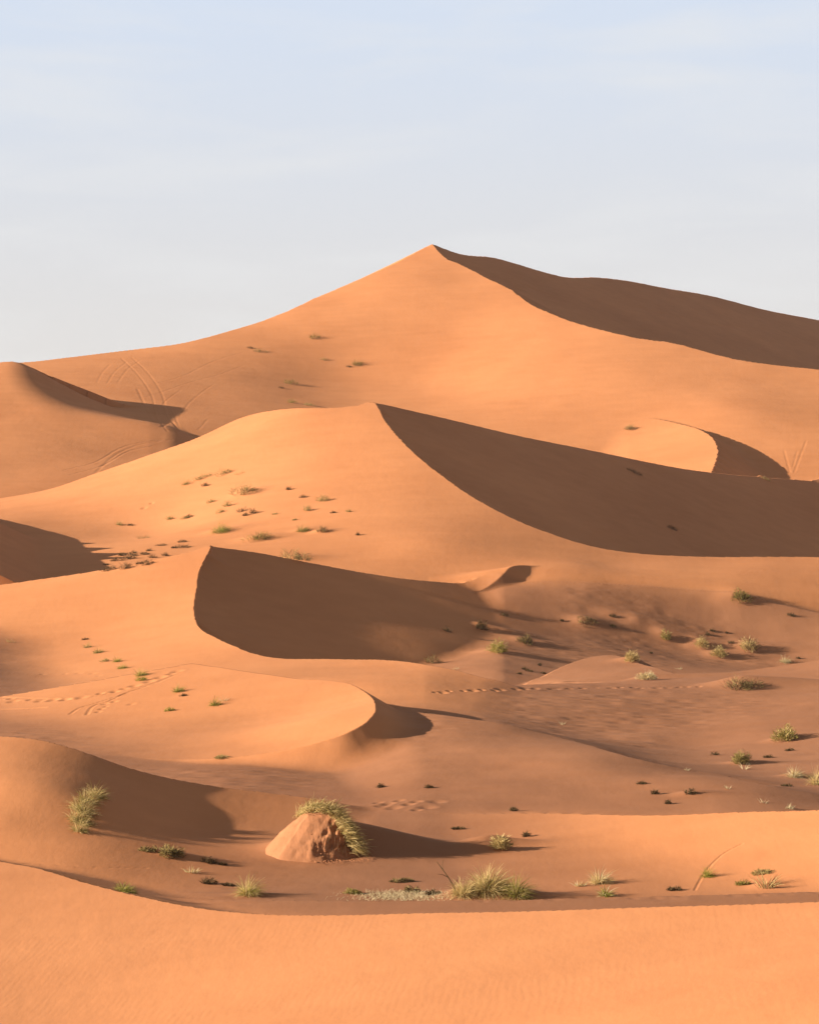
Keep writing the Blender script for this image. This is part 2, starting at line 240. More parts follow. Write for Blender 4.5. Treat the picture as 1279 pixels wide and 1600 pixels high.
PLANTS=[
 # front of the valley
 ('grass_tussock',237,1331,40,9,'mat',('olive','dark'),'flat dark green runner beside the grey-green tuft below the shaded dune','grass tussock',V),
 ('grass_tussock',268,1339,44,19,'shrub',('olive','dark'),'grey-green tuft with a soft shadow below the shaded dune','grass tussock',V),
 ('grass_tussock',300,1364,30,14,'sparse',('pale','straw'),'small bleached wispy tuft among low clods','grass tussock',V),
 ('grass_tussock',196,1394,42,17,'tussock',('bright','olive'),'green tuft peeping over the edge of the nearest dune','grass tussock',V),
 ('grass_tussock',388,1399,30,32,'tussock',('straw','bright'),'upright golden tussock standing alone near the nearest dune edge','grass tussock',V),
 ('grass_tussock',552,1397,26,9,'mat',('green',),'small flat green cushion at the end of the grassy strip','grass tussock',V),
 ('grass_tussock',725,1396,48,26,'tussock',('straw','olive'),'arching straw clump on the sandy bank beside the leaning dead stick','grass tussock',V),
 ('grass_tussock',765,1392,84,37,'tussock',('straw','olive','green'),'largest straw tussock with a green heart on the sandy bank','grass tussock',V),
 ('grass_tussock',807,1402,36,36,'tussock',('olive','bright'),'greenish upright tussock at the shaded end of the sandy bank','grass tussock',V),
 ('desert_shrub',783,1327,34,27,'shrub',('straw','olive'),'dry shrub in the shadow of the grassy mound with a sand tail','desert shrub',V),
 ('grass_tussock',937,1381,34,27,'tussock',('straw','pale'),'pale feathery tussock behind the raised sand line','grass tussock',V),
 ('grass_tussock',905,1385,20,14,'sparse',('straw','pale'),'faint low wisp next to the pale feathery tussock','grass tussock',V),
 ('grass_tussock',946,1400,22,19,'tussock',('bright','pale'),'pale green tuft in front of the raised sand line','grass tussock',V),
 ('grass_tussock',1105,1371,15,19,'tussock',('bright','straw'),'little upright green tuft beside a dark groove in the sand','grass tussock',V),
 ('grass_tussock',1160,1383,24,8,'mat',('green',),'flat bright green cushion beside the open dry tussock','grass tussock',V),
 ('grass_tussock',1198,1387,44,30,'sparse',('straw','dark'),'open dry tussock with loose curling straws','grass tussock',V),
 ('grass_tussock',1192,1364,34,7,'mat',('olive',),'thin olive runner behind the open dry tussock','grass tussock',V),
 # brown slope and hump
 ('desert_shrub',1226,1157,42,27,'shrub',('green','straw'),'full round green shrub casting a dark shadow on the brown slope','desert shrub',R),
 ('desert_shrub',1157,1194,30,25,'shrub',('olive','green'),'olive shrub below the full round one, long thin shadow','desert shrub',R),
 ('grass_tussock',1162,1202,12,14,'sparse',('pale',),'bleached twiggy wisp at the foot of the olive shrub','grass tussock',R),
 ('grass_tussock',1241,1215,26,19,'tussock',('pale','straw'),'pale spiky tuft above the dark shaded flank','grass tussock',R),
 ('grass_tussock',1275,1226,20,30,'tussock',('straw','olive'),'tall straw tuft cut by the frame beside the shaded flank','grass tussock',R),
 ('grass_tussock',1192,1255,14,9,'sparse',('pale',),'tiny pale tuft inside the dark shaded flank','grass tussock',R),
 ('grass_tussock',1233,1264,12,9,'tussock',('pale',),'tiny bright tuft on the lip of the bright slope','grass tussock',R),
 ('grass_tussock',1072,1204,9,7,'sparse',('pale',),'pale stub near the crest of the rippled hump','grass tussock',R),
 ('grass_tussock',1137,1233,5,11,'sparse',('pale',),'single upright straw on the rippled hump','grass tussock',R),
 ('grass_tussock',878,1133,5,11,'sparse',('pale',),'lone white stalk in the shade behind the rippled hump','grass tussock',R),
 # the hollow
 ('desert_shrub',1157,939,36,18,'shrub',('green','dark'),'wide dark green bush on the crest of the low ridge','desert shrub',H),
 ('desert_shrub',1040,999,17,19,'shrub',('green','straw'),'narrow upright shrub at the tail of the ridge shadow','desert shrub',H),
 ('desert_shrub',1096,1011,24,20,'shrub',('straw','olive'),'yellow-green shrub just behind the leaning rounded one','desert shrub',H),
 ('desert_shrub',1123,1027,26,20,'shrub',('olive','straw'),'rounded shrub in front of the yellow-green one, on a pale sand edge','desert shrub',H),
 ('desert_shrub',1169,1016,32,25,'shrub',('straw','dark'),'largest golden shrub of the hollow with a long shadow','desert shrub',H),
 ('grass_tussock',1226,1035,22,12,'tussock',('pale','olive'),'bleached tuft half hidden by the low bank','grass tussock',H),
 ('desert_shrub',986,1034,26,22,'shrub',('straw','olive'),'straw-coloured twiggy shrub above the dry rounded bush','desert shrub',H),
 ('desert_shrub',1011,1063,36,18,'shrub',('pale','straw'),'dry pale rounded bush on the lit floor just behind the footprints','desert shrub',H),
 ('desert_shrub',1160,1075,66,17,'mat',('dark','olive'),'long dark matted bush on the low bank beside the footprints','desert shrub',H),
 ('desert_shrub',778,1021,33,26,'shrub',('bright','straw'),'bright yellow-green bush alone in the dark hollow','desert shrub',H),
 ('desert_shrub',821,1007,28,19,'shrub',('dark','olive'),'dark rounded bush behind the bright yellow-green one','desert shrub',H),
 ('desert_shrub',752,984,20,19,'shrub',('dark',),'dark loose bush high on the shaded slope','desert shrub',H),
 ('grass_tussock',698,987,12,9,'mat',('dark',),'small dark tuft alone on the shaded slope','grass tussock',H),
 ('grass_tussock',676,1036,18,14,'mat',('dark','olive'),'dark tuft at the crest edge inside the deep shade','grass tussock',H),
 ('grass_tussock',712,1046,16,7,'sparse',('pale',),'pale dead tuft on the lit crest before the dark hollow','grass tussock',H),
 ('grass_tussock',916,976,34,8,'mat',('dark','olive'),'dark mat on the pale sand tongue below the low ridge','grass tussock',H),
 ('grass_tussock',1060,1046,14,6,'sparse',('pale',),'pale dead tuft above the dry pale bush','grass tussock',H),
 # third dune
 ('grass_tussock',133,1000,9,4,'mat',('dark',),'topmost dark speck of the tuft line down the third dune','grass tussock',T),
 ('grass_tussock',137,1012,12,10,'tussock',('olive',),'first leafy tuft of the line down the third dune','grass tussock',T),
 ('grass_tussock',154,1020,18,10,'tussock',('green','olive'),'second leafy tuft of the line, with a spread shadow','grass tussock',T),
 ('grass_tussock',163,1034,13,7,'mat',('olive',),'low tuft set below the line down the third dune','grass tussock',T),
 ('grass_tussock',183,1034,14,10,'tussock',('bright',),'fresh green tuft halfway down the line','grass tussock',T),
 ('grass_tussock',191,1045,18,10,'tussock',('bright','olive'),'fresh green tuft with a dark foot, next above the yellow-green pair','grass tussock',T),
 ('grass_tussock',220,1056,20,14,'tussock',('bright','straw'),'yellow-green tuft with the longest shadow beside the wheel tracks','grass tussock',T),
 ('grass_tussock',221,1064,15,9,'mat',('bright',),'low green tuft touching the yellow-green one','grass tussock',T),
 ('grass_tussock',279,1081,20,13,'tussock',('bright','olive'),'green tuft with a pointed shadow below the wheel tracks','grass tussock',T),
 ('grass_tussock',286,1088,10,4,'mat',('dark',),'dark speck below the tuft with the pointed shadow','grass tussock',T),
 ('grass_tussock',336,1102,18,14,'tussock',('bright','green'),'green tuft on the edge of the bright crescent dune','grass tussock',T),
 ('grass_tussock',350,1096,14,15,'sparse',('pale',),'pale wisp behind the tuft on the crescent dune edge','grass tussock',T),
 ('grass_tussock',266,1111,15,7,'mat',('bright',),'bright green cushion low on the crescent dune','grass tussock',T),
 ('grass_tussock',17,1004,18,9,'sparse',('olive',),'faint wisp near the frame edge on the third dune','grass tussock',T),
 ('grass_tussock',346,1186,22,6,'mat',('olive',),'flat tuft under the crest of the crescent dune','grass tussock',T),
 # second dune
 ('grass_tussock',345,832,38,17,'tussock',('bright','olive'),'greenest tuft on the second dune with a pointed shadow','grass tussock',S),
 ('grass_tussock',402,844,40,13,'mat',('green','dark'),'long olive tuft below the greenest one','grass tussock',S),
 ('grass_tussock',473,831,26,12,'tussock',('green','olive'),'bushy tuft paired with a dark stub','grass tussock',S),
 ('grass_tussock',502,832,22,9,'mat',('dark','olive'),'dark stub paired with the bushy tuft','grass tussock',S),
 ('grass_tussock',464,876,40,18,'mat',('olive','dark'),'tuft rising behind the dark slip face crest','grass tussock',S),
 ('grass_tussock',384,771,44,13,'mat',('olive','dark'),'long slanting dark tuft high on the second dune','grass tussock',S),
 ('grass_tussock',314,748,26,8,'mat',('olive',),'uphill olive runner in the row near the dune shoulder','grass tussock',S),
 ('grass_tussock',350,741,24,9,'mat',('olive',),'last dark runner of the row near the dune shoulder','grass tussock',S),
 ('grass_tussock',290,757,14,10,'tussock',('olive',),'first upright tuft of the row near the dune shoulder','grass tussock',S),
 ('grass_tussock',374,741,18,7,'sparse',('olive',),'faint wisp past the row near the dune shoulder','grass tussock',S),
 ('grass_tussock',320,760,8,7,'mat',('dark',),'dark stub under the row near the dune shoulder','grass tussock',S),
 ('grass_tussock',224,841,30,9,'sparse',('dark','olive'),'dark spreading wisp above the scrubby patch','grass tussock',S),
 ('grass_tussock',1050,828,15,7,'mat',('dark',),'dark tuft low in the shaded face of the second dune','grass tussock',S),
 ('grass_tussock',992,740,26,6,'mat',('dark',),'dark runner just under the upper edge of the shaded face','grass tussock',S),
 ('grass_tussock',1196,750,13,5,'mat',('olive',),'little tuft on the lit rim of the second dune','grass tussock',S),
 # tallest dune
 ('grass_tussock',489,530,22,9,'mat',('green','dark'),'highest tuft on the tallest dune','grass tussock',U),
 ('grass_tussock',405,550,20,7,'mat',('olive','dark'),'spreading tuft at the end of the row on the tallest dune','grass tussock',U),
 ('grass_tussock',390,545,12,4,'mat',('dark',),'thin dark streak beside the spreading tuft','grass tussock',U),
 ('grass_tussock',558,570,24,12,'tussock',('green','dark'),'slanting green tuft nearest the dune peak','grass tussock',U),
 ('grass_tussock',545,575,7,4,'mat',('dark',),'speck at the lower end of the slanting green tuft','grass tussock',U),
 ('grass_tussock',506,564,13,5,'mat',('olive',),'small tuft midway below the highest one','grass tussock',U),
 ('grass_tussock',453,600,24,9,'mat',('green','dark'),'dark slanting tuft of the middle row','grass tussock',U),
 ('grass_tussock',440,607,8,4,'mat',('dark',),'speck under the dark slanting tuft','grass tussock',U),
 ('grass_tussock',456,630,14,8,'mat',('green',),'small tuft above the second dune shoulder','grass tussock',U),
 ('grass_tussock',483,634,18,6,'mat',('olive',),'low tuft touching the second dune skyline','grass tussock',U),
 ('grass_tussock',983,672,18,10,'shrub',('olive','dark'),'lone brown-green bush on the bright slope beside the small horn','desert shrub',U),
]
C='low dry stubs on the second dune'
for a,b,w in [(447,767,7),(478,778,11),(507,783,18),(485,796,14),(520,800,9),(550,799,8),(562,839,7),(355,790,16),(372,798,13),(400,803,15),(384,808,11),(430,806,8),(340,799,10),(330,787,12),(285,812,14),(265,815,12),(300,806,9),(210,822,9),(190,824,8),(455,812,6)]:
    PLANTS.append(('dry_stub',a,b,w,4 if w<14 else 6,'mat',('dark',) if w%2 else ('olive',),'small dry stub of grass scattered on the sunny second dune','grass stub',C))
D='dark stubs of the scrubby patch'
for a,b,w in [(283,846,16),(292,858,22),(252,853,14),(275,855,12),(215,862,12),(197,864,14),(225,868,16),(180,878,20),(170,882,14),(205,876,18),(195,887,22),(240,872,12),(218,882,14),(235,880,12),(172,889,14),(255,866,10),(230,861,8),(205,869,10),(186,870,9)]:
    PLANTS.append(('dry_stub',a,b,w,6 if w>14 else 4,'mat',('dark',),'dark brown stub in the scrubby patch behind the third dune','grass stub',D))
E='dark clumps on the valley floor'
for a,b,w in [(635,1379,28),(1048,1391,18),(332,1352,20),(345,1350,14),(322,1384,22),(350,1387,14),(716,1295,14),(818,1310,9),(665,1234,22),(590,1234,8),(798,1265,9),(1115,1179,18),(1226,1174,10),(1200,1184,12),(1078,1243,14),(1230,1228,14),(1020,1243,8),(1045,1256,8),(1005,1225,10),(645,1396,30),(672,1398,22)]:
    PLANTS.append(('dry_stub',a,b,w,5 if w<20 else 8,'mat',('dark',) if w<25 else ('dark','olive'),'low dark dry clump lying on the brown valley floor','dry clump',E))
G='dark clumps in the shaded hollow'
for a,b,w in [(960,962,10),(880,974,8),(958,980,8),(784,961,12),(1234,963,7),(1105,990,6),(1118,987,6),(1130,990,7),(822,1044,8),(838,1041,6),(806,1056,8),(828,1052,9),(845,1055,8),(1245,1030,7),(1140,1008,8),(1015,1022,6)]:
    PLANTS.append(('dry_stub',a,b,w,4,'mat',('dark',),'small dark clump on the sand of the shrubby hollow','dry clump',G))
import bpy, random, os
from mathutils import Vector
QUICK=float(os.environ.get('RES','1'))
# ------------------------------------------------------------------ sand: one sheet of heights, split into its dunes
def col_px(r):
    mid=np.arange(-60,1340,1.45*r)
    k=np.cumsum(np.geomspace(3*r,150,int(36/r**.5)))
    return np.r_[(-60-k)[::-1],mid,mid[-1]+k]
def row_Y(r):
    Y=[30.0]
    while Y[-1]<760:
        y=Y[-1]; Y.append(y+r*(.5 if y<54 else .13 if y<172 else .2 if y<270 else .3 if y<470 else .5))
    while Y[-1]<1500: Y.append(Y[-1]*1.012)
    return np.array(Y)
px=col_px(QUICK); Yr=row_Y(QUICK)
X=((px[None]-CX)/F*Yr[:,None]).astype(np.float32); Y=np.broadcast_to(Yr[:,None],X.shape).astype(np.float32).copy()
floor,L=faces()
Z=np.maximum(floor(X,Y),-22).astype(np.float32); Z[Yr>400]=np.minimum(Z[Yr>400],-12)
lay=np.zeros(X.shape,np.int16); order=[]; crust=np.ones(X.shape,np.float32)   # crust: 1 = trampled valley floor, 0 = loose dune sand
for i,f0 in enumerate(L):
    fs=[f for f in L if f.dune==f0.dune]
    if f0 is not fs[0]: continue
    ylo=min(f.poly[:,1].min() for f in fs); yhi=max(f.e[:,1].max() for f in fs)+55
    r0,r1=np.searchsorted(Yr,[ylo-40,yhi]); x,y=X[r0:r1],Y[r0:r1]
    z=fs[0](x,y)
    for f in fs[1:]: z=smax(z,f(x,y),f.k)
    order.append(f0.name); lay[r0:r1][z>Z[r0:r1]]=len(order)
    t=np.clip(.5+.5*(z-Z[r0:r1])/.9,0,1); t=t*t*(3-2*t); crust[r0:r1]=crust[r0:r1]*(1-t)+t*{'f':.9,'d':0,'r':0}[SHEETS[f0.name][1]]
    Z[r0:r1]=smax(Z[r0:r1],z,fs[0].k)
# gentle natural unevenness
def vnoise(x,y,seed):
    rng=np.random.RandomState(seed); T=rng.rand(256,256).astype(np.float32)
    xi=np.floor(x).astype(int); yi=np.floor(y).astype(int); u=x-xi; v=y-yi
    u=u*u*(3-2*u); v=v*v*(3-2*v); a=T[yi&255,xi&255]; b=T[yi&255,(xi+1)&255]; c=T[(yi+1)&255,xi&255]; d=T[(yi+1)&255,(xi+1)&255]
    return (a+(b-a)*u+(c-a)*v+(a-b-c+d)*u*v)-.5
vis=slice(0,int(np.searchsorted(Yr,560)))
dm=.35+.65*crust[vis]
Z[vis]+=(.30*vnoise(X[vis]/13,Y[vis]/17,1)+.14*vnoise(X[vis]/4.3+9,Y[vis]/6,2)*dm+.05*vnoise(X[vis]/1.7,Y[vis]/1.3,3)*dm).astype(np.float32)*np.clip((Y[vis]-60)/60,.25,1)
rough=np.clip(vnoise(X[vis]/9+3,Y[vis]/12+5,7)*5+.2,0,1)*np.clip(crust[vis]*2-1,0,1)
Z[vis]+=(.07*vnoise(X[vis]/.9,Y[vis]/.42,4)*rough).astype(np.float32)
def sight(a,b):
    """the point of the sand that the photograph's pixel (a, b) looks at: row, column"""
    j=int(np.argmin(np.abs(px-a))); p=HY-Z[:,j]*F/Yr; r0=int(np.searchsorted(Yr,56))
    k=np.where(p[r0:]<=b)[0]; return (r0+int(k[0]) if len(k) else len(Yr)-1), j
def ground(a,b):
    i,j=sight(a,b); gx=(Z[i,j+2]-Z[i,j-2])/(X[i,j+2]-X[i,j-2]); gy=(Z[i+2,j]-Z[i-2,j])/(Yr[i+2]-Yr[i-2])
    return Vector((float((a-CX)/F*Yr[i]),float(Yr[i]),float(Z[i,j]))),float(gx),float(gy)
def window(x,y,r):
    i0,i1=np.searchsorted(Yr,[y-r,y+r]); j0,j1=np.searchsorted(px,[CX+(x-r)*F/y-3,CX+(x+r)*F/y+3]); return slice(i0,i1+1),slice(j0,j1+1)
def groove(pl,w,d,rim=.35,step=None,seed=0):
    """press a track (or, with step, a row of footprints) into the sand along the traced line"""
    pts=[ground(a,b)[0] for a,b in dense(pl,max(8,int(len(pl)*14)))]
    y=pts[len(pts)//2].y; w=max(w*(.62 if step else .38),y*.0004); d*=.36 if step else (.17 if y<300 else .1); rim*=.6
    q=[]; rng=random.Random(seed)
    for p,n in zip(pts[:-1],pts[1:]):
        ds=(n-p).length
        if ds>.06*p.y: continue
        m=max(1,int(ds/(w*.5)))
        q+=[p.lerp(n,t/m) for t in range(m)]
    if step:
        o=[];acc=0
        for a,b in zip(q[:-1],q[1:]):
            acc+=(b-a).length
            if acc>step: acc=0; o.append(a+Vector((rng.uniform(-.25,.25),rng.uniform(-.25,.25),0)))
        for p in o:
            if rng.random()<.12: continue
            w1=w*rng.uniform(.7,1.25); s=window(p.x,p.y,w*4); r=np.sqrt((X[s]-p.x)**2+((Y[s]-p.y)*.8)**2)/w1; Z[s]+=(-d*np.exp(-r*r)+rim*.5*d*np.exp(-(r-1.7)**2*3)).astype(np.float32)
        return
    if not q: return
    ax=np.array([(p.x,p.y) for p in q]); x0,y0=ax.min(0)-w*4; x1,y1=ax.max(0)+w*4
    i0,i1=np.searchsorted(Yr,[y0,y1]); j0=np.searchsorted(px,(CX+x0*F/np.array([y0,y1])).min()); j1=np.searchsorted(px,(CX+x1*F/np.array([y0,y1])).max())
    s=(slice(i0,i1),slice(j0,j1)); xs,ys=X[s],Y[s]; r=np.full(xs.shape,1e9,np.float32)
    for a,b in ax: np.minimum(r,(xs-np.float32(a))**2+(ys-np.float32(b))**2,out=r)
    r=np.sqrt(r)/w; Z[s]+=(-d*np.exp(-r*r)+rim*d*np.exp(-(r-1.7)**2*3)).astype(np.float32)
def hummock(a,b,w,h,tail=2.0):
    p=ground(a,b)[0]; s=window(p.x,p.y,w*(2+tail)); dx=X[s]-p.x; dy=Y[s]-p.y
    sx=np.where(dx>0,w*tail*.6,w*.75); Z[s]+=(h*np.exp(-(dx/sx)**2-(dy/(w*.6))**2)).astype(np.float32)
for pl in TRACKS: groove(*pl)
for h in HUMMOCKS: hummock(*h)
# little pointed crest under the shadow of the second dune
p=ground(792,904)[0]; s=window(p.x,p.y,7); dy=Y[s]-p.y; dx=X[s]-p.x+.35*np.sin(dy)-.8*dy
Z[s]+=(smax(np.zeros_like(dx),.8-np.where(dx<0,-dx*.13,dx*.42)-np.abs(dy)**1.5*.13,.25)-.0).astype(np.float32)
# drift of sand in the lee of the grassy mound
p=ground(520,1343)[0]; s=window(p.x+2,p.y+1.6,12); dx=X[s]-p.x; dy=Y[s]-p.y-1.5
Z[s]+=(1.35*np.exp(-(np.maximum(0,dx)/4.2)**1.6-(np.minimum(0,dx)/1.9)**2-(dy/1.7)**2)).astype(np.float32)
# ------------------------------------------------------------------ materials
def nodes(name):
    m=bpy.data.materials.new(name); m.use_nodes=True; return m,m.node_tree,m.node_tree.nodes['Principled BSDF']
def sand_material(name,c1,c2,ripple):
    m,nt,b=nodes(name); N=nt.nodes.new; K=nt.links.new
    g=N('ShaderNodeNewGeometry')
    def noise(sc,det=3,rough=.55,vec=None):
        n=N('ShaderNodeTexNoise'); n.inputs['Scale'].default_value=sc; n.inputs['Detail'].default_value=det; n.inputs['Roughness'].default_value=rough
        K(vec or g.outputs['Position'],n.inputs['Vector']); return n
    big=noise(.045,4); st=N('ShaderNodeMapping'); st.inputs['Scale'].default_value=(.12,.35,1); K(g.outputs['Position'],st.inputs['Vector'])
    mid=noise(1.1,4,.6,st.outputs[0]); fine=noise(9,3,.7)
    a=N('ShaderNodeMath'); a.operation='MULTIPLY_ADD'; K(mid.outputs[0],a.inputs[0]); a.inputs[1].default_value=.5; K(big.outputs[0],a.inputs[2])
    a2=N('ShaderNodeMath'); a2.operation='MULTIPLY_ADD'; K(fine.outputs[0],a2.inputs[0]); a2.inputs[1].default_value=.35; K(a.outputs[0],a2.inputs[2])
    mr=N('ShaderNodeMapRange'); mr.inputs[1].default_value=.66; mr.inputs[2].default_value=1.18; K(a2.outputs[0],mr.inputs[0])
    mx=N('ShaderNodeMix'); mx.data_type='RGBA'; K(mr.outputs[0],mx.inputs[0]); mx.inputs[6].default_value=(*c1,1); mx.inputs[7].default_value=(*c2,1)
    at=N('ShaderNodeAttribute'); at.attribute_name='crust'; dk=N('ShaderNodeMix'); dk.data_type='RGBA'; dk.blend_type='MULTIPLY'; K(at.outputs['Fac'],dk.inputs[0]); K(mx.outputs[2],dk.inputs[6]); dk.inputs[7].default_value=(.57,.61,.74,1)  # floor sand's own darker tone, deepened further to stand in for low-sun contrast
    K(dk.outputs[2],b.inputs['Base Color']); b.inputs['Roughness'].default_value=.88; b.inputs['Specular IOR Level'].default_value=.12
    # grain and wind ripples
    gr=noise(22,2,.6); bp=N('ShaderNodeBump'); bp.inputs['Strength'].default_value=.12; bp.inputs['Distance'].default_value=.05; K(gr.outputs[0],bp.inputs['Height'])
    st2=N('ShaderNodeMapping'); st2.inputs['Scale'].default_value=(1.3,.5,1); st2.inputs['Rotation'].default_value=(0,0,.5); K(g.outputs['Position'],st2.inputs['Vector'])
    und=noise(.9,5,.62,st2.outputs[0]); b3=N('ShaderNodeBump'); b3.inputs['Strength'].default_value=.1; b3.inputs['Distance'].default_value=.25; K(und.outputs[0],b3.inputs['Height']); K(bp.outputs[0],b3.inputs['Normal']); bp=b3
    if ripple:
        mp=N('ShaderNodeMapping'); mp.inputs['Rotation'].default_value=(0,0,math.radians(12)); mp.inputs['Scale'].default_value=(1,.35,1); K(g.outputs['Position'],mp.inputs['Vector'])
        wv=N('ShaderNodeTexWave'); wv.wave_profile='SIN'; wv.inputs['Scale'].default_value=1.45; wv.inputs['Distortion'].default_value=5; wv.inputs['Detail'].default_value=2; wv.inputs['Detail Scale'].default_value=.8
        K(mp.outputs[0],wv.inputs['Vector'])
        msk=noise(.16,2); mk=N('ShaderNodeMapRange'); mk.inputs[1].default_value=.47; mk.inputs[2].default_value=.68; K(msk.outputs[0],mk.inputs[0])
        ml=N('ShaderNodeMath'); ml.operation='MULTIPLY'; K(wv.outputs[1],ml.inputs[0]); K(mk.outputs[0],ml.inputs[1])
        b2=N('ShaderNodeBump'); b2.inputs['Strength'].default_value=ripple; b2.inputs['Distance'].default_value=.03; K(ml.outputs[0],b2.inputs['Height']); K(bp.outputs[0],b2.inputs['Normal']); bp=b2
    K(bp.outputs[0],b.inputs['Normal']); return m
DUNE=sand_material('dune_sand',(.48,.192,.075),(.59,.25,.103),0)
RIPPLED=sand_material('rippled_sand',(.49,.195,.076),(.59,.25,.103),.05)
FLOOR=DUNE
def blade_material(name,c1,c2,tr=.35):
    m,nt,b=nodes(name); N=nt.nodes.new; K=nt.links.new; nt.nodes.remove(b)
    g=N('ShaderNodeNewGeometry'); mx=N('ShaderNodeMix'); mx.data_type='RGBA'; K(g.outputs['Random Per Island'],mx.inputs[0]); mx.inputs[6].default_value=(*c1,1); mx.inputs[7].default_value=(*c2,1)
    d=N('ShaderNodeBsdfDiffuse'); t=N('ShaderNodeBsdfTranslucent'); K(mx.outputs[2],d.inputs[0]); K(mx.outputs[2],t.inputs[0])
    s=N('ShaderNodeMixShader'); s.inputs[0].default_value=tr; K(d.outputs[0],s.inputs[1]); K(t.outputs[0],s.inputs[2]); K(s.outputs[0],nt.nodes['Material Output'].inputs[0]); return m
MAT={'green':blade_material('green_blades',(.17,.15,.035),(.34,.28,.085)),'straw':blade_material('straw_blades',(.50,.37,.15),(.68,.53,.26)),
     'olive':blade_material('olive_blades',(.26,.20,.075),(.46,.36,.15)),'dark':blade_material('dark_twigs',(.07,.045,.022),(.15,.10,.05),.1),
     'bright':blade_material('fresh_blades',(.22,.22,.035),(.40,.36,.09)),'pale':blade_material('pale_blades',(.46,.38,.22),(.64,.54,.34))}
# ------------------------------------------------------------------ dune meshes
sc=bpy.context.scene; link=sc.collection.objects.link
def tag(o,label=None,cat=None,group=None,kind=None):
    for k,v in (('label',label),('category',cat),('group',group),('kind',kind)):
        if v: o[k]=v
    return o
gxn=np.gradient(Z,axis=1)/np.gradient(X,axis=1); gyn=np.gradient(Z,axis=0)/np.gradient(Y,axis=0)-gxn*(X/Y)   # slope along Y at a fixed x
nrm=np.stack([-gxn,-gyn,np.ones_like(gxn)],-1); nrm/=np.linalg.norm(nrm,axis=-1,keepdims=True)
nr,nc=X.shape; idx=np.arange(nr*nc).reshape(nr,nc); co=np.stack([X,Y,Z],-1).reshape(-1,3); nrm=nrm.reshape(-1,3)
quads=np.stack([idx[:-1,:-1],idx[:-1,1:],idx[1:,1:],idx[1:,:-1]],-1).reshape(-1,4); ql=lay[:-1,:-1].reshape(-1)
def sheet(name,sel,mat,label,cat):
    q=quads[sel]; used,inv=np.unique(q,return_inverse=True); q=inv.reshape(-1,4).astype(np.int32); n=len(q)
    me=bpy.data.meshes.new(name); me.vertices.add(len(used)); me.vertices.foreach_set('co',co[used].astype(np.float32).ravel())
    me.loops.add(n*4); me.loops.foreach_set('vertex_index',q.ravel()); me.polygons.add(n); me.polygons.foreach_set('loop_start',np.arange(0,n*4,4,dtype=np.int32))
    me.update(calc_edges=True); me.polygons.foreach_set('use_smooth',np.ones(n,bool)); me.normals_split_custom_set_from_vertices(nrm[used].astype(np.float32))
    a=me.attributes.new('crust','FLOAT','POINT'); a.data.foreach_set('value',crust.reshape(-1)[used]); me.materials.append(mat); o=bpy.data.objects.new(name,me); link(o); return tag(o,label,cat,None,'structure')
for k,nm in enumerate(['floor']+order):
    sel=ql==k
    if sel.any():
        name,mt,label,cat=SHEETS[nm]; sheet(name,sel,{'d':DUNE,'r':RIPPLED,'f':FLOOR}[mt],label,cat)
# flat desert all round, under and beyond the dunes
me=bpy.data.meshes.new('desert_plain'); n=64
me.from_pydata([(0,300,-27)]+[(3000*math.cos(2*math.pi*i/n),300+3000*math.sin(2*math.pi*i/n),-27) for i in range(n)],[],[(0,i+1,(i+1)%n+1) for i in range(n)])
me.materials.append(FLOOR); o=bpy.data.objects.new('desert_plain',me); link(o); tag(o,'flat sand plain stretching away beyond the dunes','ground',None,'structure')
# ------------------------------------------------------------------ plants
class MB:
    def __init__(s): s.v=[];s.f=[]
    def blade(s,p,d,bend,ln,w,seg=3):
        """a tapering strip from p along d that droops with bend"""
        side=d.cross(Vector((random.gauss(0,1),random.gauss(0,1),random.gauss(0,.6))))
        if side.length<1e-4: side=Vector((1,0,0))
        side.normalize(); b=len(s.v); q=p.copy(); dd=d.normalized()
        for i in range(seg+1):
            t=i/seg; ww=w*(1-.85*t)*(.6+.8*t if t<.5 else 1)
            s.v+= [tuple(q-side*ww*.5),tuple(q+side*ww*.5)]
            dd=(dd+bend/seg).normalized(); q=q+dd*ln/seg
        for i in range(seg): s.f.append((b+2*i,b+2*i+1,b+2*i+3,b+2*i+2))
    def build(s,name,mat,parent=None,loc=None):
        me=bpy.data.meshes.new(name); me.from_pydata(s.v,[],s.f); me.materials.append(MAT[mat] if isinstance(mat,str) else mat)
        o=bpy.data.objects.new(name,me); link(o); o.parent=parent
        if loc is not None: o.location=loc
        return o
